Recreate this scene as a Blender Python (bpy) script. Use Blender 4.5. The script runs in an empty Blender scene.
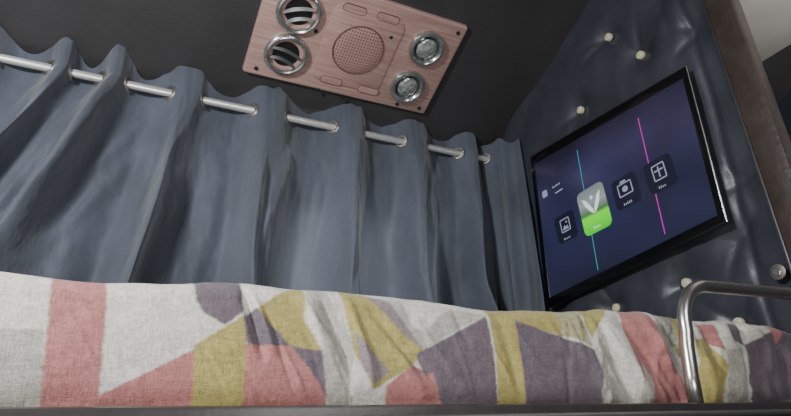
import bpy, bmesh, math, random
import numpy as np
from mathutils import Vector, Matrix
random.seed(4)
H = 1.35                                  # camera height above the bus floor
F_PX = 600.0
XA = Vector((1229,-188,-600)).normalized()
ZA = Vector((-81,1381,-600)).normalized()
YA = ZA.cross(XA).normalized()
XA = YA.cross(ZA).normalized()
def ray(u, v):
    c = Vector(((u-395.5)/F_PX, (208-v)/F_PX, -1))
    return Vector((XA.dot(c), YA.dot(c), ZA.dot(c)))
def atX(u, v, X): r = ray(u, v); return r*(X/r.x)
def atY(u, v, Y): r = ray(u, v); return r*(Y/r.y)
def atP(u, v, o, n): r = ray(u, v); return r*(o.dot(n)/r.dot(n))
def project(X, Y, Z):
    cx = XA.x*X+YA.x*Y+ZA.x*Z; cy = XA.y*X+YA.y*Y+ZA.y*Z; cz = XA.z*X+YA.z*Y+ZA.z*Z
    return 395.5+F_PX*cx/(-cz), 208-F_PX*cy/(-cz)
col = bpy.context.scene.collection

# ------------------------------------------------------------ materials
def srgb(r, g, b):
    f = lambda c: (c/255/12.92) if c/255 <= .04045 else ((c/255+.055)/1.055)**2.4
    return (f(r), f(g), f(b), 1)
def mat(name, c, rough=.6, metal=0, noise=.15, nscale=30, bump=0, bscale=200, emis=None, estr=0, stretch=(1,1,1), coat=0, sheen=0, bdist=.004):
    m = bpy.data.materials.new(name); m.use_nodes = True
    nt = m.node_tree; N = nt.nodes; L = nt.links
    b = N['Principled BSDF']
    b.inputs['Roughness'].default_value = rough; b.inputs['Metallic'].default_value = metal
    b.inputs['Coat Weight'].default_value = coat
    b.inputs['Sheen Weight'].default_value = sheen
    tc = N.new('ShaderNodeTexCoord'); mp = N.new('ShaderNodeMapping'); mp.inputs['Scale'].default_value = stretch
    L.new(tc.outputs['Object'], mp.inputs['Vector'])
    n = N.new('ShaderNodeTexNoise'); n.inputs['Scale'].default_value = nscale; n.inputs['Detail'].default_value = 5
    L.new(mp.outputs['Vector'], n.inputs['Vector'])
    r = N.new('ShaderNodeValToRGB')
    r.color_ramp.elements[0].position = .3; r.color_ramp.elements[1].position = .7
    r.color_ramp.elements[0].color = tuple(x*(1-noise) for x in c[:3])+(1,)
    r.color_ramp.elements[1].color = tuple(min(1, x*(1+noise)) for x in c[:3])+(1,)
    L.new(n.outputs['Fac'], r.inputs['Fac']); L.new(r.outputs['Color'], b.inputs['Base Color'])
    if bump:
        n2 = N.new('ShaderNodeTexNoise'); n2.inputs['Scale'].default_value = bscale; n2.inputs['Detail'].default_value = 4
        L.new(mp.outputs['Vector'], n2.inputs['Vector'])
        bp = N.new('ShaderNodeBump'); bp.inputs['Strength'].default_value = bump; bp.inputs['Distance'].default_value = bdist
        L.new(n2.outputs['Fac'], bp.inputs['Height']); L.new(bp.outputs['Normal'], b.inputs['Normal'])
    if emis:
        b.inputs['Emission Color'].default_value = emis; b.inputs['Emission Strength'].default_value = estr
    return m
M = {}
M['curtain'] = mat('curtain_cloth', srgb(74,79,91), .66, noise=.26, nscale=9, bump=.5, bscale=42, stretch=(1.2,1,.6), sheen=.5, bdist=.006)
nt = M['curtain'].node_tree; pb = nt.nodes['Principled BSDF']; out = nt.nodes['Material Output']
tr = nt.nodes.new('ShaderNodeBsdfTranslucent'); tr.inputs['Color'].default_value = srgb(110,115,125)
ms = nt.nodes.new('ShaderNodeMixShader'); ms.inputs['Fac'].default_value = .25
nt.links.new(pb.outputs[0], ms.inputs[1]); nt.links.new(tr.outputs[0], ms.inputs[2]); nt.links.new(ms.outputs[0], out.inputs['Surface'])
M['ceiling'] = mat('dark_ceiling_vinyl', srgb(52,51,52), .5, noise=.2, nscale=4, bump=.25, bscale=180)
M['padding'] = mat('padded_leather', srgb(51,53,60), .4, noise=.15, nscale=12, bump=.12, bscale=120)
M['post'] = mat('brown_post_vinyl', srgb(58,49,45), .42, noise=.25, nscale=26, bump=.3, bscale=90)
M['wall'] = mat('dark_wall', srgb(44,45,52), .6, noise=.15, nscale=10, bump=.1)
M['grey_panel'] = mat('light_grey_panel', srgb(150,146,141), .5, noise=.06, nscale=6)
M['floor'] = mat('floor_vinyl', srgb(70,66,62), .6, noise=.2, nscale=25, bump=.1)
M['chrome'] = mat('brushed_steel', srgb(238,236,233), .28, .75, noise=.04, nscale=40)
M['rail_steel'] = mat('brushed_rail_steel', srgb(200,194,190), .27, .95, noise=.08, nscale=30)
M['steel_dark'] = mat('worn_steel', srgb(165,161,158), .33, .9, noise=.1, nscale=40)
M['bolt_steel'] = mat('dull_bolt_steel', srgb(120,114,108), .5, .8, noise=.15, nscale=60)
M['bedframe'] = mat('bed_frame_paint', srgb(68,64,63), .35, .5, noise=.12, nscale=30, bump=.05)
M['plywood'] = mat('plywood', srgb(120,95,70), .7, noise=.2, nscale=15, stretch=(1,8,1))
M['mattress'] = mat('mattress_ticking', srgb(120,110,108), .9, noise=.1, nscale=40, bump=.2)
M['bezel'] = mat('black_bezel', srgb(10,10,12), .18, noise=.1, nscale=20, coat=.3)
M['casing'] = mat('grey_casing', srgb(34,35,39), .35, .3, noise=.1, nscale=20)
M['strip'] = mat('dull_metal_strip', srgb(84,84,88), .4, .7, noise=.1, nscale=20)
M['vent_ring'] = mat('silver_plastic', srgb(190,190,188), .22, .9, noise=.05)
M['louvre'] = mat('grey_louvre', srgb(120,120,120), .3, .8, noise=.05)
M['vent_dark'] = mat('vent_black', srgb(12,12,14), .5, noise=.1)
M['lens'] = mat('frosted_lens', srgb(150,156,150), .2, .4, noise=.6, nscale=110, coat=.8)
M['reflector'] = mat('lamp_reflector', srgb(120,122,120), .2, .8, noise=.4, nscale=90)
M['groove'] = mat('console_groove', srgb(98,70,64), .5, noise=.1)
M['button'] = mat('cream_button', srgb(190,185,158), .4, noise=.05, coat=.3)
M['black'] = mat('black_rubber', srgb(20,20,20), .6, noise=.1)
def emit(name, c, s): return mat(name, tuple(x*.3 for x in c[:3])+(1,), .3, emis=c, estr=s, noise=.02)
M['cyan'] = emit('screen_cyan', srgb(60,180,190), .65)
M['magenta'] = emit('screen_magenta', srgb(200,50,180), .7)
M['white'] = emit('screen_white', srgb(225,230,235), 1.0)
M['dim'] = emit('screen_dim_text', srgb(170,174,190), .75)
M['tile'] = emit('screen_tile', srgb(28,28,48), .8)
M['glyph'] = emit('screen_glyph', srgb(150,155,178), .75)
def ramp_screen(name, stops, s, rough=.2, blotch=0):
    m = bpy.data.materials.new(name); m.use_nodes = True
    nt = m.node_tree; N = nt.nodes; L = nt.links; b = N['Principled BSDF']
    tc = N.new('ShaderNodeTexCoord'); sp = N.new('ShaderNodeSeparateXYZ'); L.new(tc.outputs['Generated'], sp.inputs[0])
    r = N.new('ShaderNodeValToRGB'); e = r.color_ramp.elements
    e[0].position = stops[0][0]; e[0].color = stops[0][1]; e[1].position = stops[-1][0]; e[1].color = stops[-1][1]
    for p, c in stops[1:-1]: x = e.new(p); x.color = c
    L.new(sp.outputs['Z'], r.inputs['Fac']); L.new(r.outputs['Color'], b.inputs['Emission Color'])
    b.inputs['Emission Strength'].default_value = s; b.inputs['Base Color'].default_value = (.01,.01,.015,1); b.inputs['Roughness'].default_value = rough
    if blotch:
        n = N.new('ShaderNodeTexNoise'); n.inputs['Scale'].default_value = 2.2; n.inputs['Detail'].default_value = 1
        L.new(tc.outputs['Generated'], n.inputs['Vector'])
        mr = N.new('ShaderNodeMapRange'); mr.inputs['From Min'].default_value = .3; mr.inputs['From Max'].default_value = .7
        mr.inputs['To Min'].default_value = s*(1-blotch); mr.inputs['To Max'].default_value = s*(1+blotch)
        L.new(n.outputs['Fac'], mr.inputs['Value']); L.new(mr.outputs['Result'], b.inputs['Emission Strength'])
    return m
M['green'] = ramp_screen('screen_green_tile', [(0,srgb(50,205,10)),(.36,srgb(105,245,30)),(.44,srgb(70,110,68)),(.66,srgb(140,150,148)),(1,srgb(110,120,120))], 1.2)
M['display'] = ramp_screen('lit_display', [(0,srgb(38,40,68)),(.45,srgb(44,47,86)),(.72,srgb(60,58,98)),(1,srgb(24,23,42))], .66, .2, .35)
def wood():
    m = bpy.data.materials.new('pink_wood_grain'); m.use_nodes = True
    nt = m.node_tree; N = nt.nodes; L = nt.links; b = N['Principled BSDF']
    tc = N.new('ShaderNodeTexCoord'); mp = N.new('ShaderNodeMapping'); mp.inputs['Scale'].default_value = (3,60,60)
    n = N.new('ShaderNodeTexNoise'); n.inputs['Scale'].default_value = 2.4; n.inputs['Detail'].default_value = 8; n.inputs['Roughness'].default_value = .7
    r = N.new('ShaderNodeValToRGB')
    r.color_ramp.elements[0].position = .32; r.color_ramp.elements[0].color = srgb(140,107,100)
    r.color_ramp.elements[1].position = .65; r.color_ramp.elements[1].color = srgb(175,143,135)
    L.new(tc.outputs['Object'], mp.inputs['Vector']); L.new(mp.outputs['Vector'], n.inputs['Vector'])
    L.new(n.outputs['Fac'], r.inputs['Fac']); L.new(r.outputs['Color'], b.inputs['Base Color'])
    b.inputs['Roughness'].default_value = .35
    return m
M['wood'] = wood()
def grille():
    m = bpy.data.materials.new('perforated_grille'); m.use_nodes = True
    nt = m.node_tree; N = nt.nodes; L = nt.links; b = N['Principled BSDF']
    tc = N.new('ShaderNodeTexCoord')
    s = N.new('ShaderNodeVectorMath'); s.operation = 'SCALE'; s.inputs['Scale'].default_value = 1/.0078
    f = N.new('ShaderNodeVectorMath'); f.operation = 'FRACTION'
    q = N.new('ShaderNodeVectorMath'); q.operation = 'SUBTRACT'; q.inputs[1].default_value = (.5,.5,0)
    w = N.new('ShaderNodeVectorMath'); w.operation = 'MULTIPLY'; w.inputs[1].default_value = (1,1,0)
    ln = N.new('ShaderNodeVectorMath'); ln.operation = 'LENGTH'
    lt = N.new('ShaderNodeMath'); lt.operation = 'LESS_THAN'; lt.inputs[1].default_value = .24
    mx = N.new('ShaderNodeMix'); mx.data_type = 'RGBA'
    mx.inputs['A'].default_value = srgb(158,125,117); mx.inputs['B'].default_value = srgb(66,47,44)
    L.new(tc.outputs['Object'], s.inputs[0]); L.new(s.outputs[0], f.inputs[0]); L.new(f.outputs[0], q.inputs[0])
    L.new(q.outputs[0], w.inputs[0]); L.new(w.outputs[0], ln.inputs[0]); L.new(ln.outputs['Value'], lt.inputs[0])
    L.new(lt.outputs[0], mx.inputs['Factor']); L.new(mx.outputs['Result'], b.inputs['Base Color'])
    b.inputs['Roughness'].default_value = .45
    return m
M['grille'] = grille()
def blanket_mat():
    m = bpy.data.materials.new('printed_cotton'); m.use_nodes = True
    nt = m.node_tree; N = nt.nodes; L = nt.links; b = N['Principled BSDF']
    a = N.new('ShaderNodeAttribute'); a.attribute_name = 'print'
    tc = N.new('ShaderNodeTexCoord'); facs = []
    for sc in ((1,1,5),(5,1,1)):
        mp = N.new('ShaderNodeMapping'); mp.inputs['Scale'].default_value = sc
        n = N.new('ShaderNodeTexNoise'); n.inputs['Scale'].default_value = 150; n.inputs['Detail'].default_value = 3; n.inputs['Roughness'].default_value = .8
        L.new(tc.outputs['Object'], mp.inputs['Vector']); L.new(mp.outputs['Vector'], n.inputs['Vector']); facs.append(n)
    ad = N.new('ShaderNodeMath'); ad.operation = 'ADD'
    L.new(facs[0].outputs['Fac'], ad.inputs[0]); L.new(facs[1].outputs['Fac'], ad.inputs[1])
    mr = N.new('ShaderNodeMapRange'); mr.inputs['From Min'].default_value = .7; mr.inputs['From Max'].default_value = 1.3
    mr.inputs['To Min'].default_value = .58; mr.inputs['To Max'].default_value = 1.27
    mu = N.new('ShaderNodeVectorMath'); mu.operation = 'SCALE'
    L.new(ad.outputs[0], mr.inputs['Value']); L.new(a.outputs['Color'], mu.inputs[0]); L.new(mr.outputs['Result'], mu.inputs['Scale'])
    L.new(mu.outputs[0], b.inputs['Base Color'])
    bp = N.new('ShaderNodeBump'); bp.inputs['Strength'].default_value = .5; bp.inputs['Distance'].default_value = .0013
    L.new(ad.outputs[0], bp.inputs['Height']); L.new(bp.outputs['Normal'], b.inputs['Normal'])
    b.inputs['Roughness'].default_value = .9; b.inputs['Sheen Weight'].default_value = .12
    return m
M['blanket'] = blanket_mat()

# ------------------------------------------------------------ helpers
def frame(o, a, b, n):
    return Matrix(((a[0],b[0],n[0],o[0]),(a[1],b[1],n[1],o[1]),(a[2],b[2],n[2],o[2]),(0,0,0,1)))
def prism(bm, pts, h0, h1, T=Matrix()):
    lo = [bm.verts.new(T @ Vector((p[0],p[1],h0))) for p in pts]
    hi = [bm.verts.new(T @ Vector((p[0],p[1],h1))) for p in pts]
    n = len(pts); bm.faces.new(lo[::-1]); bm.faces.new(hi)
    for i in range(n): bm.faces.new((lo[i], lo[(i+1)%n], hi[(i+1)%n], hi[i]))
def box(bm, a, b, bev=0):
    t = bmesh.new()
    prism(t, [(a[0],a[1]),(b[0],a[1]),(b[0],b[1]),(a[0],b[1])], a[2], b[2])
    if bev: bmesh.ops.bevel(t, geom=t.edges[:], offset=bev, segments=2, affect='EDGES', profile=.5)
    me = bpy.data.meshes.new('t'); t.to_mesh(me); bm.from_mesh(me); bpy.data.meshes.remove(me); t.free()
def lathe(bm, prof, T=Matrix(), seg=40):
    rows = []
    for r, h in prof:
        if r < 1e-6: rows.append([bm.verts.new(T @ Vector((0,0,h)))])
        else: rows.append([bm.verts.new(T @ Vector((r*math.cos(2*math.pi*k/seg), r*math.sin(2*math.pi*k/seg), h))) for k in range(seg)])
    for A, B in zip(rows, rows[1:]):
        for k in range(seg):
            j = (k+1)%seg
            q = [A[0]] if len(A)==1 else [A[k],A[j]]
            q += [B[0]] if len(B)==1 else [B[j],B[k]]
            if len(q) > 2: bm.faces.new(q)
def tube(bm, path, r, seg=16):
    path = [Vector(p) for p in path]; rings = []
    up = Vector((0,1,0)) if abs((path[1]-path[0]).normalized().y) < .9 else Vector((0,0,1))
    for i, p in enumerate(path):
        d = (path[min(i+1,len(path)-1)]-path[max(i-1,0)]).normalized()
        s = d.cross(up).normalized(); t = s.cross(d)
        rings.append([bm.verts.new(p+r*(s*math.cos(2*math.pi*k/seg)+t*math.sin(2*math.pi*k/seg))) for k in range(seg)])
    for A, B in zip(rings, rings[1:]):
        for k in range(seg): bm.faces.new((A[k],A[(k+1)%seg],B[(k+1)%seg],B[k]))
    bm.faces.new(rings[0][::-1]); bm.faces.new(rings[-1])
def rrect(w, h, r, n=5, cx=0, cy=0):
    out = []
    for (sx, sy, a0) in ((1,1,0),(-1,1,90),(-1,-1,180),(1,-1,270)):
        for k in range(n+1):
            a = math.radians(a0+90*k/n)
            out.append((cx+sx*(w/2-r)+r*math.cos(a), cy+sy*(h/2-r)+r*math.sin(a)))
    return out
def props(o, label=None, cat=None, group=None, kind=None):
    if label: o['label'] = label
    if cat: o['category'] = cat
    if group: o['group'] = group
    if kind: o['kind'] = kind
    return o
ORG = {}
def thing(name, label, cat, loc, group=None):
    o = bpy.data.objects.new(name, None); col.objects.link(o); o.empty_display_size = .05
    loc = Vector(loc); o.location = loc+Vector((0,0,H)); ORG[o] = loc
    return props(o, label, cat, group)
def fin(name, src, m, parent=None, smooth=True, normals=True):
    if isinstance(src, bmesh.types.BMesh):
        if normals: bmesh.ops.recalc_face_normals(src, faces=src.faces[:])
        me = bpy.data.meshes.new(name); src.to_mesh(me); src.free()
    else: me = src
    n = len(me.vertices); co = np.empty(n*3); me.vertices.foreach_get('co', co); co = co.reshape(-1,3)
    if parent is None: org = Vector(((co[:,0].min()+co[:,0].max())/2, (co[:,1].min()+co[:,1].max())/2, co[:,2].min()))
    else: org = ORG[parent]
    co = co-np.array(org); me.vertices.foreach_set('co', co.ravel())
    me.materials.append(m)
    if smooth:
        me.polygons.foreach_set('use_smooth', [True]*len(me.polygons))
        if smooth == True: me.set_sharp_from_angle(angle=math.radians(38))
    me.update()
    o = bpy.data.objects.new(name, me); col.objects.link(o); ORG[o] = org
    if parent is None: o.location = org+Vector((0,0,H))
    else: o.parent = parent
    return o
def grid(name, P, drop=None):             # P: (rows, cols, 3)
    R, Cn = P.shape[:2]
    me = bpy.data.meshes.new(name)
    i = np.arange(R*Cn).reshape(R, Cn)
    f = np.stack([i[:-1,:-1], i[:-1,1:], i[1:,1:], i[1:,:-1]], -1).reshape(-1,4)
    if drop is not None: f = f[~drop.ravel()[f].all(1)]
    me.vertices.add(R*Cn); me.vertices.foreach_set('co', P.reshape(-1).astype(np.float32))
    me.loops.add(len(f)*4); me.loops.foreach_set('vertex_index', f.ravel().astype(np.int32))
    me.polygons.add(len(f)); me.polygons.foreach_set('loop_start', (np.arange(len(f))*4).astype(np.int32))
    me.polygons.foreach_set('loop_total', np.full(len(f), 4, np.int32))
    me.update(calc_edges=True)
    return me
def vnoise(x, y, seed=0):
    rs = np.random.RandomState(seed); T = rs.rand(256,256)
    xi = np.floor(x).astype(int); yi = np.floor(y).astype(int); fx = x-xi; fy = y-yi
    fx = fx*fx*fx*(fx*(fx*6-15)+10); fy = fy*fy*fy*(fy*(fy*6-15)+10)
    g = lambda a, b: T[a%256, b%256]
    return (g(xi,yi)*(1-fx)+g(xi+1,yi)*fx)*(1-fy)+(g(xi,yi+1)*(1-fx)+g(xi+1,yi+1)*fx)*fy-.5
def sm(x): x = np.clip(x, 0, 1); return x*x*(3-2*x)
def creases(A, B, lst):
    out = np.zeros_like(A)
    for (a0,b0,a1,b1,w,d) in lst:
        ex, ey = a1-a0, b1-b0; t = np.clip(((A-a0)*ex+(B-b0)*ey)/(ex*ex+ey*ey), 0, 1)
        out += d*np.exp(-(np.hypot(A-(a0+t*ex), B-(b0+t*ey))/w)**2)*(1-(2*t-1)**2*.7)
    return out

# ------------------------------------------------------------ the setting
XW = 1.14; YB = 1.46; XL = -1.1; YF = -.9; XR = 2.1; ZF = -H
zc = lambda y: 1.561-.445*y
def structure(name, bm, m): return props(fin(name, bm, m), kind='structure')
b = bmesh.new(); box(b, (XL-.05,YF-.05,ZF-.05), (XR+.05,YB+.05,ZF)); structure('floor', b, M['floor'])
b = bmesh.new(); box(b, (XL,YB,ZF), (XR,YB+.05,zc(YB)+.3)); structure('wall_back', b, M['wall'])
b = bmesh.new(); box(b, (XL-.05,YF,ZF), (XL,YB,1.4)); structure('wall_left', b, M['wall'])
b = bmesh.new(); box(b, (XL,YF-.05,ZF), (XR,YF,1.4)); structure('wall_front', b, M['wall'])
b = bmesh.new(); box(b, (XR,YF,ZF), (XR+.05,YB,1.4)); structure('wall_right', b, M['padding'])
prof = [(YF-.05,zc(.85)),(.80,zc(.85)),(.84,zc(.85)-.004),(.88,zc(.88)),(YB+.05,zc(YB+.05)),(YB+.05,1.4),(YF-.05,1.4)]
T = frame((XL-.05,0,0),(0,1,0),(0,0,1),(1,0,0))
b = bmesh.new(); prism(b, prof, 0, XR-XL+.1, T); structure('ceiling', b, M['ceiling'])
# padded end wall with tufts
BT = [(608,37),(640,55),(580,110),(616,308),(560,299),(686,283),(738,323)]
bt = [atX(u, v, XW) for u, v in BT]
hid = [atX(u, v, XW) for u, v in ((700,28),(738,240),(660,4),(745,180))]
ny, nz = 300, 440
ys = np.linspace(.596, YB, ny); vs_ = np.linspace(0, 1, nz)
Yg, Vg = np.meshgrid(ys, vs_)
Zg = -.25+(np.minimum(1.2, zc(Yg))+.02+.25)*Vg
dx = -.012+.014*vnoise(Yg*6, Zg*6, 3)+.009*vnoise(Yg*12+Zg*4, Zg*8, 5)+.0015*vnoise(Yg*36, Zg*22, 6)
cr = []; rw = random.Random(5)
for p in bt+hid:
    dx += (.017 if p in bt else .008)*np.exp(-(np.hypot(Yg-p.y, Zg-p.z)/.038)**2)
    for _ in range(4):
        a = rw.uniform(0, 6.28); L_ = rw.uniform(.05,.12); cr.append((p.y,p.z,p.y+L_*math.cos(a),p.z+L_*math.sin(a),.011,rw.uniform(.0015,.0035)))
dx += creases(Yg, Zg, cr)
dx += .004*np.exp(-((Yg-.655-.01*np.sin(Zg*6))/.010)**2)
top = np.minimum(1.183, zc(Yg)); near = np.clip((Zg-(top-.05))/.05, 0, 1.2)
dx += .006*near*vnoise(Yg*14, Yg*0, 8)
P = np.stack([XW+np.minimum(dx,.009), Yg, Zg], -1)
b = bmesh.new(); box(b, (XW+.010,.59,ZF), (XW+.025,YB,1.38))
wall = structure('wall_end', b, M['wall'])
pad = fin('padding', grid('padding', P), M['padding'], wall, smooth='all')
for p in bt:
    b = bmesh.new(); lathe(b, [(0,.005),(.006,.0047),(.0098,.003),(.011,0),(.011,-.006),(0,-.006)], frame((XW-.000,p.y,p.z),(0,-1,0),(0,0,1),(-1,0,0)), 20)
    props(fin('button', b, M['button'], wall), 'dull cream button')
b = bmesh.new(); box(b, (XW-.03,.532,ZF), (XW+.008,.588,zc(.85)), .006); post = structure('trim_1', b, M['post'])
b = bmesh.new(); box(b, (XW-.026,.588,ZF), (XW+.006,.595,zc(.85)), .002); props(fin('edge_strip', b, M['strip'], post), 'narrow dull metal strip')
b = bmesh.new(); box(b, (1.175,-.5,zc(.85)-.02), (1.87,.93,zc(.85)-.001), .004)
structure('trim_2', b, M['grey_panel'])
bc = atX(778,272,XW-.03)
T = frame((XW-.030,bc.y,bc.z),(0,-1,0),(0,0,1),(-1,0,0))
b = bmesh.new(); lathe(b, [(0,0),(.0145,0),(.0145,.0015),(.012,.0025),(0,.0025)], T, 28)
wsh = props(fin('washer', b, M['bolt_steel'], post), 'round steel washer')
b = bmesh.new(); lathe(b, [(.008,.002),(.008,.0045),(.007,.0052),(0,.0052)], T, 6); props(fin('bolt_head', b, M['steel_dark'], wsh, smooth=False), 'flat steel bolt head')

# ------------------------------------------------------------ bunk
bed = thing('bunk_bed', 'upper bunk frame with brown metal edge under the patterned blanket', 'bed', (0,1.0,ZF))
b = bmesh.new(); box(b, (XL+.02,.56,.01), (XW-.035,YB-.005,.045), .003); fin('platform', b, M['plywood'], bed)
b = bmesh.new(); box(b, (XL+.02,.528,-.02), (XW-.035,.56,.056), .005); fin('edge_rail', b, M['bedframe'], bed)
b = bmesh.new(); tube(b, [(XL+.02,.528,.042),(XW-.035,.528,.042)], .004); fin('edge_trim', b, M['steel_dark'], bed)
for x in (XL+.06, XW-.08):
    for y in (.58, 1.40):
        b = bmesh.new(); box(b, (x-.02,y-.015,ZF), (x+.02,y+.02,.01), .003); fin('leg', b, M['bedframe'], bed)
b = bmesh.new(); box(b, (XL+.1,.635,.046), (XW-.06,1.17,.135), .02)
props(fin('mattress', b, M['mattress']), 'thin foam mattress hidden beneath the patterned blanket', 'mattress')

# ------------------------------------------------------------ blanket
top_px = [(0,272),(50,279),(110,284),(160,285),(205,282),(245,284),(300,291),(350,296),(420,302),(450,307),(485,313),(520,311),(560,313),(600,310),(640,314),(680,321),(720,321),(760,326),(791,335)]
tp = [atY(u, v, .615) for u, v in top_px]
tx = np.array([p.x for p in tp]); tz = np.array([p.z for p in tp])
Xs = np.concatenate([np.linspace(XL+.08,-.15,120,endpoint=False), np.linspace(-.15,XW-.05,1180)])
ztop = np.interp(Xs, tx, tz)+.0025*vnoise(Xs*22, Xs*0, 9)+.0015*vnoise(Xs*60, Xs*0, 10)*np.clip(Xs*3, 0, 1)
k = np.ones(9)/9; ztop = np.convolve(np.pad(ztop, 4, mode='edge'), k, 'valid')
R0 = .024; zb = .057
rows = []
for v in np.linspace(0, 1, 140): rows.append(('f', v))
for v in np.linspace(0, 1, 30)[1:]: rows.append(('a', v))
for v in np.linspace(0, 1, 50)[1:]: rows.append(('t', v))
P = np.zeros((len(rows), len(Xs), 3)); ZU = np.zeros((len(rows), len(Xs)))
for i, (kd, v) in enumerate(rows):
    zc0 = ztop-R0
    if kd == 'f':
        z = zb+(zc0-zb)*v; y = .590-.005*math.sin(math.pi*v)+0*z; zu = z
    elif kd == 'a':
        a = v*math.pi/2; y = .590+R0-R0*math.cos(a)+0*zc0; z = zc0+R0*math.sin(a); zu = zc0+R0*a
    else:
        L_ = 1.19-.590-R0; y = .590+R0+L_*v+0*zc0; z = ztop*(1-v)+.165*v
        zu = zc0+R0*math.pi/2+L_*v
    P[i,:,0] = Xs; P[i,:,1] = y; P[i,:,2] = z; ZU[i] = zu
Xg = np.broadcast_to(Xs, ZU.shape)
U, V = project(Xg, np.full_like(ZU, .59), ZU)
ridge = [(244,286,262,356,5,.010),(250,290,272,350,4,-.005),(300,292,338,372,6,-.006),(322,296,352,380,5,.007),(348,298,372,384,5,-.006),
 (372,310,420,372,4.5,.005),(392,350,424,392,5,-.005),(404,340,436,384,4.5,.005),(430,345,470,395,6,-.003),(498,318,520,400,5,.003),
 (560,318,610,400,5,-.004),(585,318,636,402,5,.007),(606,316,650,400,4,-.008),(622,318,676,402,5,.009),(642,318,690,400,4,-.009),(664,322,706,402,5,.009),(684,324,716,402,4,-.008),
 (706,326,728,402,5,.009),(724,326,740,402,4,-.009),(742,330,754,402,5,.009),(760,332,768,402,4,-.008),(776,336,790,402,5,.009)]
rs = random.Random(8)
def rr(n, u0, u1, lo, hi):
    for _ in range(n):
        u = rs.uniform(u0, u1); v = rs.uniform(306, 350); L_ = rs.uniform(35, 85); s = rs.uniform(.0, .7)
        ridge.append((u, v, u+s*L_, v+L_, rs.uniform(2.2, 4.2), rs.choice((-1,1))*rs.uniform(lo, hi)))
rr(8, 235, 440, .001, .0022); rr(10, 440, 580, .001, .0025); rr(24, 580, 690, .002, .0045); rr(20, 690, 800, .002, .0045); rr(5, 0, 240, .0005, .001)
flat_l = .55+.45*np.clip((U-200)/80, 0, 1)
D = flat_l*(.0045*vnoise(U/60, V/45, 11)+.0012*vnoise((U+V)/24, (V-U)/60, 12)+.0005*vnoise(U/9, V/12, 13)+.0003*vnoise(U/4, V/5, 16))
amp = np.clip((U-560)/120, 0, 1); D += amp*(.004*vnoise((U+.2*V)/22, (V-U*.3)/40, 14)+.0035*vnoise((U-.5*V)/7, V/32, 15))
D -= creases(U, V, ridge)
D = np.clip(D, -.018, .018)
fall = np.array([min(1, i/12) for i in range(len(rows))])
for i, (kd, v) in enumerate(rows):
    if kd == 'f': P[i,:,1] -= D[i]*fall[i]
    elif kd == 'a':
        a = v*math.pi/2; P[i,:,1] -= D[i]*math.cos(a); P[i,:,2] += D[i]*math.sin(a)*.5
    else: P[i,:,2] += D[i]*.5
P[:,:,1] = np.clip(P[:,:,1], .562, 1.20)
cols = {'w':srgb(192,188,177),'p':srgb(158,103,99),'y':srgb(153,140,80),'d':srgb(93,81,89),'g':srgb(160,155,146),'e':srgb(156,147,112),'m':srgb(124,111,113)}
polys = [
 ('g',[(-5,330),(44,330),(40,425),(-5,425)]),
 ('p',[(54,255),(108,262),(107,300),(99,395),(97,425),(38,425),(42,380)]),
 ('p',[(102,394),(194,350),(193,425),(70,425)]),
 ('d',[(196,262),(243,262),(243,312),(224,326),(203,313),(196,300)]),
 ('y',[(193,347),(246,314),(243,425),(191,425)]),
 ('d',[(243,318),(256,308),(290,347),(246,345)]),
 ('y',[(256,309),(305,275),(303,320),(320,352),(290,348)]),
 ('p',[(245,345),(290,347),(324,392),(330,425),(242,425)]),
 ('d',[(290,347),(320,352),(330,405),(318,384)]),
 ('g',[(306,270),(322,270),(352,360),(345,425),(330,425),(320,352)]),
 ('y',[(338,270),(366,290),(428,350),(408,368),(372,390),(352,352)]),
 ('m',[(352,332),(388,372),(372,386),(360,368)]),
 ('p',[(385,386),(410,366),(425,370),(440,425),(385,425)]),
 ('m',[(366,290),(388,298),(422,350),(404,336)]),
 ('g',[(388,298),(404,300),(484,315),(422,350)]),
 ('w',[(404,302),(448,309),(424,332),(412,328)]),
 ('d',[(416,354),(486,316),(500,425),(446,425)]),
 ('p',[(432,372),(448,425),(436,425),(424,378)]),
 ('y',[(486,290),(512,290),(518,330),(529,425),(500,425)]),
 ('y',[(512,290),(554,290),(562,338),(514,320)]),
 ('d',[(514,320),(592,350),(606,425),(528,425)]),
 ('e',[(554,290),(578,290),(590,346),(562,336)]),
 ('y',[(578,290),(620,290),(592,338)]),
 ('g',[(592,350),(604,332),(636,425),(606,425)]),
 ('p',[(618,290),(642,300),(690,394),(700,425),(652,425),(628,345)]),
 ('g',[(654,300),(700,300),(690,345),(672,345)]),
 ('y',[(664,300),(678,300),(692,350),(684,356)]),
 ('g',[(640,352),(652,378),(652,425),(640,425)]),
 ('y',[(692,340),(706,336),(726,366),(726,425),(702,425)]),
 ('p',[(698,322),(716,322),(724,352),(706,340)]),
 ('d',[(728,322),(742,324),(748,345),(732,342)]),
 ('g',[(724,352),(744,348),(756,425),(732,425)]),
 ('d',[(748,344),(775,330),(800,320),(850,320),(850,425),(758,425)]),
 ('p',[(770,322),(786,324),(778,345)]),
 ('y',[(900,280),(960,280),(950,430),(880,430)]),
 ('d',[(-60,240),(-130,240),(-200,430),(-90,430)]),('y',[(-260,240),(-340,240),(-380,430),(-280,430)]),
]
def inside(poly, u, v):
    r = np.zeros(u.shape, bool); n = len(poly)
    for i in range(n):
        x0, y0 = poly[i]; x1, y1 = poly[(i+1)%n]
        if y0 == y1: continue
        c = ((y0 > v) != (y1 > v)) & (u < (x1-x0)*(v-y0)/(y1-y0)+x0); r ^= c
    return r
bend = np.clip((U-560)/120, 0, 1)*2.5
Uj = U+.6*vnoise(U/4, V/4, 21)+bend*vnoise(U/18, V/14, 23); Vj = V+.6*vnoise(U/4, V/4, 22)+bend*vnoise(U/16, V/20, 24)
Cc = np.zeros(U.shape+(4,)); Cc[:] = cols['w']
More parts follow.
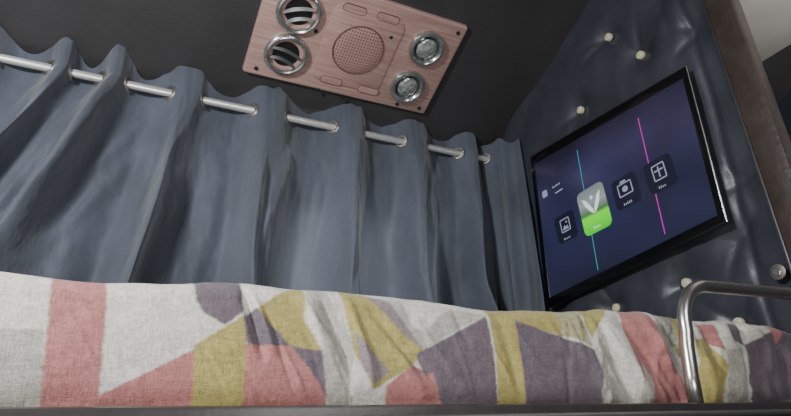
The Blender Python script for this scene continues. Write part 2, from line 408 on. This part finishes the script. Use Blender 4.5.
for c, pl in polys: Cc[inside(pl, Uj, Vj)] = cols[c]
for _ in range(2):
    Cb = Cc.copy(); Cb[1:-1,1:-1] = (Cc[1:-1,1:-1]*2+Cc[:-2,1:-1]+Cc[2:,1:-1]+Cc[1:-1,:-2]+Cc[1:-1,2:])/6; Cc = Cb
Cc[...,:3] *= (1+.16*vnoise(U/14, V/3, 25)+.14*vnoise(U/3, V/12, 26))[...,None]
me = grid('blanket', P)
ca = me.color_attributes.new('print', 'FLOAT_COLOR', 'POINT'); ca.data.foreach_set('color', Cc.reshape(-1).astype(np.float32))
bl = fin('blanket', me, M['blanket'], smooth='all')
props(bl, 'wrinkled cotton blanket printed with grey, pink, mustard and plum shapes on the bunk', 'blanket')

# ------------------------------------------------------------ curtain rod
YR = 1.356; ZR = .888
rod = thing('curtain_rod', 'thin chrome rod running through the top of the blue curtain', 'curtain rod', (0,YR,ZR))
b = bmesh.new(); tube(b, [(XL+.01,YR,ZR),(XW-.008,YR,ZR)], .0098, 20); fin('bar', b, M['chrome'], rod)
for x, s in ((XW-.006,-1),(XL+.002,1)):
    b = bmesh.new(); lathe(b, [(0,0),(.018,0),(.018,.003),(.013,.006),(.012,.012),(0,.012)], frame((x,YR,ZR),(0,1,0),(0,0,1) if s>0 else (0,0,-1),(s,0,0)), 28)
    fin('wall_socket', b, M['steel_dark'], rod)
# ------------------------------------------------------------ curtain
def rodx(u): return atY(u, 58+.208*u, YR).x
pk = [-15,65,113,185,270,350,415,470]; vl = [28,88,148,228,310,383,444,488]
tall = [0,.004,.014,.010,.004,.004,.0,.0]
xs_, ph_ = [], []
for i, u in enumerate(pk):
    xs_.append(rodx(u)); ph_.append(2*math.pi*i)
    xs_.append(rodx(vl[i])); ph_.append(2*math.pi*i+math.pi)
pkx = [rodx(u) for u in pk]; x0 = xs_[0]
for k in range(1, 9): xs_.insert(0, x0-.07*k); ph_.insert(0, -math.pi*k)
xv = xs_[-1]; xe = XW-.016; xs_.append(xe); ph_.append(ph_[-1]+math.pi)
nx1, nx2, nzc = 1600, 200, 240
Xc = np.concatenate([np.linspace(XL+.12, xv, nx1, endpoint=False), np.linspace(xv, xe, nx2)]); nx = len(Xc)
ph = np.interp(Xc, xs_, ph_)
kk = np.hanning(31); kk /= kk.sum(); ph = np.convolve(np.pad(ph, 15, mode='reflect', reflect_type='odd'), kk, 'valid')
tt = np.linspace(0, 1, nzc)[:,None]
tl = np.interp(Xc, pkx, tall)
elx = np.clip((Xc-xv)/(xe-xv), 0, 1)
cosr = 1-2*((1-np.cos(ph))/2)**2.8                # broad rounded crests, narrow dips
topz = ZR+.060+(.009+tl)*cosr*(1-.6*elx)+.010*vnoise(Xc*14, Xc*0, 31)+.009*vnoise(Xc*44, Xc*0, 32); botz = .062+.008*np.cos(ph)
topz = topz-.040*elx**1.3+.004*np.sin(elx*14)*sm(elx*3)
Z = topz[None,:]*(1-tt)+botz[None,:]*tt
drop = np.clip((ZR-Z)/.6, 0, 1.4); up = np.clip((Z-ZR)/.06, 0, 1)
Xg = Xc[None,:]+0*tt; PH = ph[None,:]+0*tt
# folds wander and split as they fall
PH2 = PH+drop*(3.0*vnoise(Xg*4.2, drop*1.6, 33))*sm((xe-Xg)/.15)
A = (.030-.006*up+.022*sm(drop*1.6))*(1+.9*np.minimum(drop*2,1)*vnoise(Xg*3.3, drop*.8, 41))
hard = 1.1*(1-sm(drop*3.5))+.2
w = np.tanh(hard*(np.cos(PH2)+.10))/np.tanh(hard)
Yc = YR-A*w
Yc -= .013*sm(drop*2.2)*np.cos(2*PH2+1.3+4*vnoise(Xg*5, drop*.5, 34))
Yc -= .006*sm(drop*2)*np.cos(3.3*PH2+6*vnoise(Xg*4, drop*.7, 35))
Yc += .018*vnoise(Xg*11+drop*2, drop*2.4, 36)*np.clip(drop*3,0,1)+.009*vnoise(Xg*28+drop*3, drop*4, 37)*np.clip(.3+drop*2,0,1)+.0035*vnoise(Xg*62, drop*9, 43)+.0012*vnoise(Xg*120, drop*26, 42)
cl = []; rc = random.Random(12)
for _ in range(120):
    x = rc.uniform(-.7, 1.1); d0 = rc.uniform(-.05, .75); L_ = rc.uniform(.15, .6)
    cl.append((x, d0, x+L_*rc.uniform(-.18,.08), d0+L_, rc.uniform(.007,.015), rc.choice((-1,1))*rc.uniform(.002,.005)))
Yc += creases(Xg, (ZR-Z)/.6, cl)
sl = sm(1-(Xg+.30)/.64)
Xo = Xg-.32*sl*drop**1.05-.010*np.sin(PH2)*(1+drop)*sm((xe-Xg)/.05)+.03*drop*vnoise(Xg*6, drop*2, 38)*sm((xe-Xg)/.1)
# the last folds run forward along the end wall
el = elx[None,:]+0*tt; k3 = sm(el*4)
Yc = Yc*(1-k3)+(YR+.030-.145*el+.010*np.sin(9*el+2*drop))*k3
Xo -= (.012+.012*np.sin(math.pi*el))*k3*(1-el)*1.5+.016*k3*(1+np.sin(2*math.pi*2.2*el+1.6*drop-.6))*(.45+.5*drop)*(1-.4*el)+.02*drop*vnoise(el*4, drop*3, 51)*k3
lap = np.exp(-((Xg-pkx[2])/.05)**2)*(1-.2*drop); Yc -= .045*lap*sm(drop*4+.3); Xo -= .05*lap*drop
Xo = np.clip(Xo, XL+.02, XW-.014); Yc = np.clip(Yc, 1.212, YB-.02)
hole = np.hypot(Yc-YR, Z-ZR) < .0125
ct = thing('curtain', 'long blue grey curtain hanging in folds from the chrome rod', 'curtain', (0.2,YR,.06))
fin('fabric', grid('fabric', np.stack([Xo, Yc, Z], -1), hole), M['curtain'], ct, smooth='all')
irow = int(np.argmin(np.abs(Z[:,nx//2]-ZR)))
yr_ = Yc[irow]-YR; cross = np.where(np.sign(yr_[:-1]) != np.sign(yr_[1:]))[0]; last = -9
for j in cross:
    j = int(j); xg_ = float(Xo[irow,j])
    if xg_ < XL+.05 or xg_-last < .02: continue
    last = xg_; ja, jb = max(0,j-4), min(nx-1,j+4)
    tgx = Vector((Xo[irow,jb]-Xo[irow,ja], Yc[irow,jb]-Yc[irow,ja], 0)).normalized()
    nrm = Vector((abs(tgx.y), -tgx.x*(1 if tgx.y > 0 else -1), 0)).normalized()
    if nrm.x < .8: nrm = Vector((.8, math.copysign(.6, nrm.y), 0)).normalized()
    a = Vector((nrm.y,-nrm.x,0)); bb = nrm.cross(a)
    b = bmesh.new()
    lathe(b, [(.0125,-.002),(.0135,-.0035),(.019,-.003),(.0215,0),(.019,.003),(.0135,.0035),(.0125,.002),(.0125,-.002)], frame((xg_,YR,ZR),a,bb,nrm), 28)
    props(fin('grommet', b, M['steel_dark'], ct), 'metal grommet ring')

# ------------------------------------------------------------ overhead console
th = math.atan(.445); dS = Vector((0,-math.cos(th),math.sin(th))); nS = Vector((0,-math.sin(th),-math.cos(th))); uS = Vector((1,0,0))
O0 = Vector((0,1.2,zc(1.2)))
def con(u, v, h=.014):
    p = atP(u, v, O0+nS*h, nS); q = p-O0; return q.dot(uS), q.dot(dS)
cBL = con(243,72); cBR = con(426,115); cTR = con(467,27); cML = con(262,0)
a0 = (cBL[0]+cML[0])/2; a1 = (cBR[0]+cTR[0])/2; b0 = (cBL[1]+cBR[1])/2; b1 = cTR[1]
cen = O0+uS*(a0+a1)/2+dS*(b0+b1)/2; TC = frame(O0, uS, dS, nS)
cs = thing('overhead_console', 'pink wood grain ceiling console with round vents, lamps and speaker', 'ceiling console', cen)
def slab(bm, w, h, r, cx, cy, h0, h1, bev):
    rings = []
    for ins, hh in ((0,h0),(0,h1-bev),(bev*.3,h1-bev*.3),(bev,h1)):
        pts = rrect(w-2*ins, h-2*ins, max(.001, r-ins), 6, cx, cy)
        rings.append([bm.verts.new(TC @ Vector((p[0],p[1],hh))) for p in pts])
    for A_, B_ in zip(rings, rings[1:]):
        n = len(A_)
        for i in range(n): bm.faces.new((A_[i],A_[(i+1)%n],B_[(i+1)%n],B_[i]))
    bm.faces.new(rings[-1]); bm.faces.new(rings[0][::-1])
ca_, cb_ = (a0+a1)/2, (b0+b1)/2
b = bmesh.new(); slab(b, a1-a0, b1-b0, .008, ca_, cb_, 0, .014, .005); fin('board', b, M['wood'], cs)
def TL(u, v): a_, b_ = con(u, v); return frame(O0+uS*a_+dS*b_+nS*.014, uS, dS, nS)
sa, sb = con(358,50)
b = bmesh.new(); slab(b, .20, .225, .03, sa, sb, .013, .017, .002); fin('speaker_surround', b, M['wood'], cs)
TS = frame(O0+uS*sa+dS*sb+nS*.017, uS, dS, nS)
b = bmesh.new(); lathe(b, [(0,.003),(.04,.0028),(.062,.002),(.067,0)], TS, 48); fin('speaker_grille', b, M['grille'], cs)
b = bmesh.new(); lathe(b, [(.067,0),(.068,.003),(.0695,.003),(.0705,0)], TS, 48); fin('speaker_ring', b, M['groove'], cs)
def louvre(bm, T, hw, y0, wid, bow, tilt):
    n = 14; g = []
    for i in range(n+1):
        x = -hw+2*hw*i/n; yy = y0+bow*(1-(x/hw)**2)
        half = wid/2*math.sqrt(max(.05, 1-.8*(x/hw)**4))
        g.append([bm.verts.new(T @ Vector((x, yy+s*half*math.cos(tilt), .007-s*half*math.sin(tilt)+hh))) for s, hh in ((-1,0),(1,0),(1,-.002),(-1,-.002))])
    for A_, B_ in zip(g, g[1:]):
        for i in range(4): bm.faces.new((A_[i],A_[(i+1)%4],B_[(i+1)%4],B_[i]))
    bm.faces.new(g[0]); bm.faces.new(g[-1][::-1])
for (u, v), ang in (((299,12),20),((286,54),-12)):
    T = TL(u, v)
    b = bmesh.new(); lathe(b, [(.058,0),(.058,.006),(.055,.011),(.050,.013),(.046,.011),(.044,.004),(.043,-.006)], T, 48); rg = fin('air_vent', b, M['vent_ring'], cs)
    b = bmesh.new(); lathe(b, [(.0445,-.001),(.035,.000),(0,.001)], T, 40); fin('vent_core', b, M['vent_dark'], rg)
    Tr = T @ Matrix.Rotation(math.radians(ang), 4, 'Z')
    for y0, hw in ((-.022,.034),(.004,.041)):
        b = bmesh.new(); louvre(b, Tr, hw, y0, .009, .007, math.radians(30)); fin('louvre', b, M['louvre'], rg)
for (u, v) in ((426,48),(407,86)):
    T = TL(u, v)
    b = bmesh.new(); lathe(b, [(.051,0),(.051,.008),(.048,.013),(.042,.014),(.037,.010),(.035,.003)], T, 48); rg = fin('reading_lamp', b, M['vent_ring'], cs)
    b = bmesh.new(); lathe(b, [(.0355,.003),(.032,.005),(.030,.004),(.024,.004)], T, 40); fin('reflector', b, M['reflector'], rg)
    b = bmesh.new(); lathe(b, [(.029,.006),(.026,.009),(.018,.012),(.010,.0135),(0,.014)], T, 40); fin('lens', b, M['lens'], rg)
for (u, v) in ((355,9),(388,18),(331,80),(368,90)):
    T = TL(u, v)
    b = bmesh.new(); prism(b, rrect(.060,.018,.008,4), 0, .0045, T); o = fin('switch_cover', b, M['wood'], cs)
    b = bmesh.new(); prism(b, rrect(.064,.022,.010,4), 0, .0032, T); fin('switch_seam', b, M['groove'], o)
for (u, v) in ((256,68),(343,97),(419,108),(458,33),(397,104),(316,31),(391,37),(318,90)):
    T = TL(u, v); b = bmesh.new(); lathe(b, [(.0055,0),(.005,.003),(0,.0045)], T, 14); fin('screw', b, M['black'], cs)

# ------------------------------------------------------------ television
XF = 1.098
tv = thing('television', 'black flat screen showing a purple menu, mounted on the padded end wall', 'television', (XW-.02,.95,.40))
qo = [atX(u, v, XF) for u, v in ((530,157),(686,66),(727,222),(547,309))]
def lerp(s, t): return (qo[0]*(1-s)+qo[1]*s)*(1-t)+(qo[3]*(1-s)+qo[2]*s)*t
def quad(m0, m1): return [lerp(m0[0],m0[1]), lerp(m1[0],m0[1]), lerp(m1[0],m1[1]), lerp(m0[0],m1[1])]
def rg_(b, ps, x): return [b.verts.new((x,p.y,p.z)) for p in ps]
b = bmesh.new()
f0 = rg_(b, quad((.0,.0),(1,1)), XF+.004); f1 = rg_(b, quad((.004,.004),(.996,.996)), XF+.010); bk = rg_(b, quad((.04,.05),(.95,.93)), XW-.010)
b.faces.new(f0); b.faces.new(bk[::-1])
for A_, B_ in ((f0,f1),(f1,bk)):
    for i in range(4): b.faces.new((A_[i],A_[(i+1)%4],B_[(i+1)%4],B_[i]))
fin('casing', b, M['casing'], tv)
b = bmesh.new(); i1 = quad((.032,.065),(.972,.942))
o1 = quad((0,0),(1,1))
R_ = [rg_(b, o1, XF+.004), rg_(b, o1, XF+.000), rg_(b, quad((.003,.004),(.997,.996)), XF-.001), rg_(b, quad((.030,.063),(.974,.944)), XF-.001), rg_(b, i1, XF+.000)]
for A_, B_ in zip(R_, R_[1:]):
    for i in range(4): b.faces.new((A_[i],A_[(i+1)%4],B_[(i+1)%4],B_[i]))
fin('bezel', b, M['bezel'], tv)
b = bmesh.new(); q_ = quad((0,0),(1.001,1)); tube(b, [Vector((XF+.000,p.y,p.z)) for p in (q_[1], q_[2])], .0012, 8); fin('edge_strip', b, M['steel_dark'], tv)
b = bmesh.new(); b.faces.new(rg_(b, i1, XF-.0002)); dp = fin('display', b, M['display'], tv, smooth=False)
XD = XF-.0008
def flat(name, px, pts, m, h):
    c = atX(px[0], px[1], XD); b = bmesh.new(); prism(b, pts, 0, .0003, frame((XD-h, c.y, c.z), (0,-1,.03), (0,.05,1), (-1,0,0)))
    return fin(name, b, m, dp, smooth=False)
def line(name, p, q, w, m):
    A_, B_ = atX(*p, XD), atX(*q, XD); b = bmesh.new()
    vs = [b.verts.new((XD, x.y+s, x.z)) for x, s in ((A_,w),(A_,-w),(B_,-w),(B_,w))]; b.faces.new(vs); fin(name, b, m, dp, smooth=False)
line('screen_line', (577,150), (598,270), .0011, M['cyan'])
line('screen_line', (638,118), (665,234), .0014, M['magenta'])
def caption(px, y, n, m, h, seed):
    rq = random.Random(seed); x = -n*.0026
    for j in range(n):
        hh = .0062 if (j == 0 or rq.random() < .25) else .0042
        flat('caption', px, rrect(.0022,hh,.0006,2,x,y+hh/2), m, h); x += .0052
for (u, v), kd in (((566,227),'m'),((626,191),'v'),((660,174),'t')):
    flat('menu_tile', (u, v), rrect(.074,.076,.012), M['tile'], .0006)
    g = lambda pts: flat('menu_icon', (u, v), pts, M['glyph'], .0012)
    def outline(w, h, t):
        for (cx, cy, ww, hh) in ((0,h/2,w,t),(0,-h/2,w,t),(-w/2,0,t,h),(w/2,0,t,h)): g(rrect(ww,hh,t*.4,2,cx,cy+.006))
    if kd == 'm': outline(.032,.034,.003); g([(-.012,-.006),(-.003,.006),(.003,.000),(.007,.004),(.012,-.006)]); g(rrect(.006,.006,.003,4,.006,.013))
    if kd == 'v': outline(.040,.030,.003); g(rrect(.016,.014,.006,4,0,.006)); g(rrect(.018,.005,.002,2,-.002,.026))
    if kd == 't': outline(.032,.036,.003); g(rrect(.024,.0035,.001,2,0,.010)); g(rrect(.0035,.026,.001,2,0,.006))
    caption((u, v), -.033, {'m':5,'v':5,'t':4}[kd], M['dim'], .0012, u)
flat('menu_tile', (594,209), rrect(.092,.120,.015), M['green'], .0009)
flat('menu_icon', (594,209), [(.000,-.012),(-.012,-.002),(-.024,.016),(-.032,.038),(-.020,.032),(-.011,.018),(-.001,.002)], M['white'], .0014)
flat('menu_icon', (594,209), [(.002,-.012),(.003,.002),(.012,.018),(.020,.032),(.032,.040),(.025,.016),(.013,-.002)], M['white'], .0014)
flat('menu_icon', (594,209), rrect(.010,.010,.005,4,.001,.032), M['white'], .0014)
caption((594,209), -.050, 5, M['white'], .0014, 3)
flat('menu_icon', (545,194), rrect(.020,.020,.004,3), M['glyph'], .0006)
caption((557,186), 0, 6, M['dim'], .0006, 9)
flat('caption', (559,191), rrect(.030,.0028,.001,2), M['dim'], .0006)

# ------------------------------------------------------------ safety rail
YY = .545
hr = thing('safety_rail', 'bent chrome guard rail at the bunk edge beside the brown post', 'guard rail', (.72,YY,.056))
path = [Vector((.716,YY,.0562)), Vector((.719,YY,.09)), Vector((.725,YY,.130)), Vector((.730,YY,.148))]
c0, r0_ = Vector((.798,YY,.152)), .067
for k in range(1, 17):
    a = math.pi-k*math.pi/2/16; path.append(c0+Vector((r0_*math.cos(a),0,r0_*math.sin(a))))
path += [Vector((.88,YY,.221)), Vector((.98,YY,.223)), Vector((XW-.030,YY,.226))]
b = bmesh.new(); tube(b, path, .0095, 22); fin('tube', b, M['rail_steel'], hr, smooth='all')
b = bmesh.new(); lathe(b, [(0,0),(.0135,0),(.0135,.004),(.012,.006),(.0097,.012)], frame((XW-.031,.548,.226),(0,-1,0),(0,0,1),(-1,0,0)), 24); fin('wall_flange', b, M['rail_steel'], hr)

# ------------------------------------------------------------ light, camera
def area(name, loc, tgt, size, e, c):
    l = bpy.data.lights.new(name, 'AREA'); l.size = size; l.energy = e; l.color = c
    o = bpy.data.objects.new(name, l); col.objects.link(o); o.location = Vector(loc)+Vector((0,0,H))
    o.rotation_euler = (Vector(tgt)-Vector(loc)).to_track_quat('-Z','Y').to_euler(); return o
area('aisle_lamp', (-.70,.20,.68), (.3,1.25,.15), .14, 32, (.95,.98,1))
area('aisle_fill', (.6,-.4,.6), (.6,1.2,.3), .35, 4.5, (.97,.99,1))
area('low_ceiling_fill', (.1,-.3,-.2), (.2,1.1,1.0), .35, 8, (.98,.99,1))  # added fill from below to lift the ceiling and console, no real source
area('next_bay_fill', (1.6,.2,.6), (1.6,.5,1.2), .25, 8.0, (1,.98,.96))  # added fill to brighten the grey panel past the post, not a fitting
area('curtain_backlight', (.6,YB-.01,.40), (.6,1.0,.40), .5, 2.0, (.95,.97,.97))  # added light behind the cloth for paler patches, no window is modelled
w = bpy.data.worlds.new('w'); bpy.context.scene.world = w; w.use_nodes = True
w.node_tree.nodes['Background'].inputs[0].default_value = (.5,.55,.65,1); w.node_tree.nodes['Background'].inputs[1].default_value = .1
cd = bpy.data.cameras.new('camera'); cam = bpy.data.objects.new('camera', cd); col.objects.link(cam)
cd.sensor_width = 36; cd.lens = 36*F_PX/791; cd.clip_start = .01
Rm = Matrix((XA, YA, ZA))
cam.matrix_world = Matrix.Translation((0,0,H)) @ Rm.to_4x4()
bpy.context.scene.camera = cam
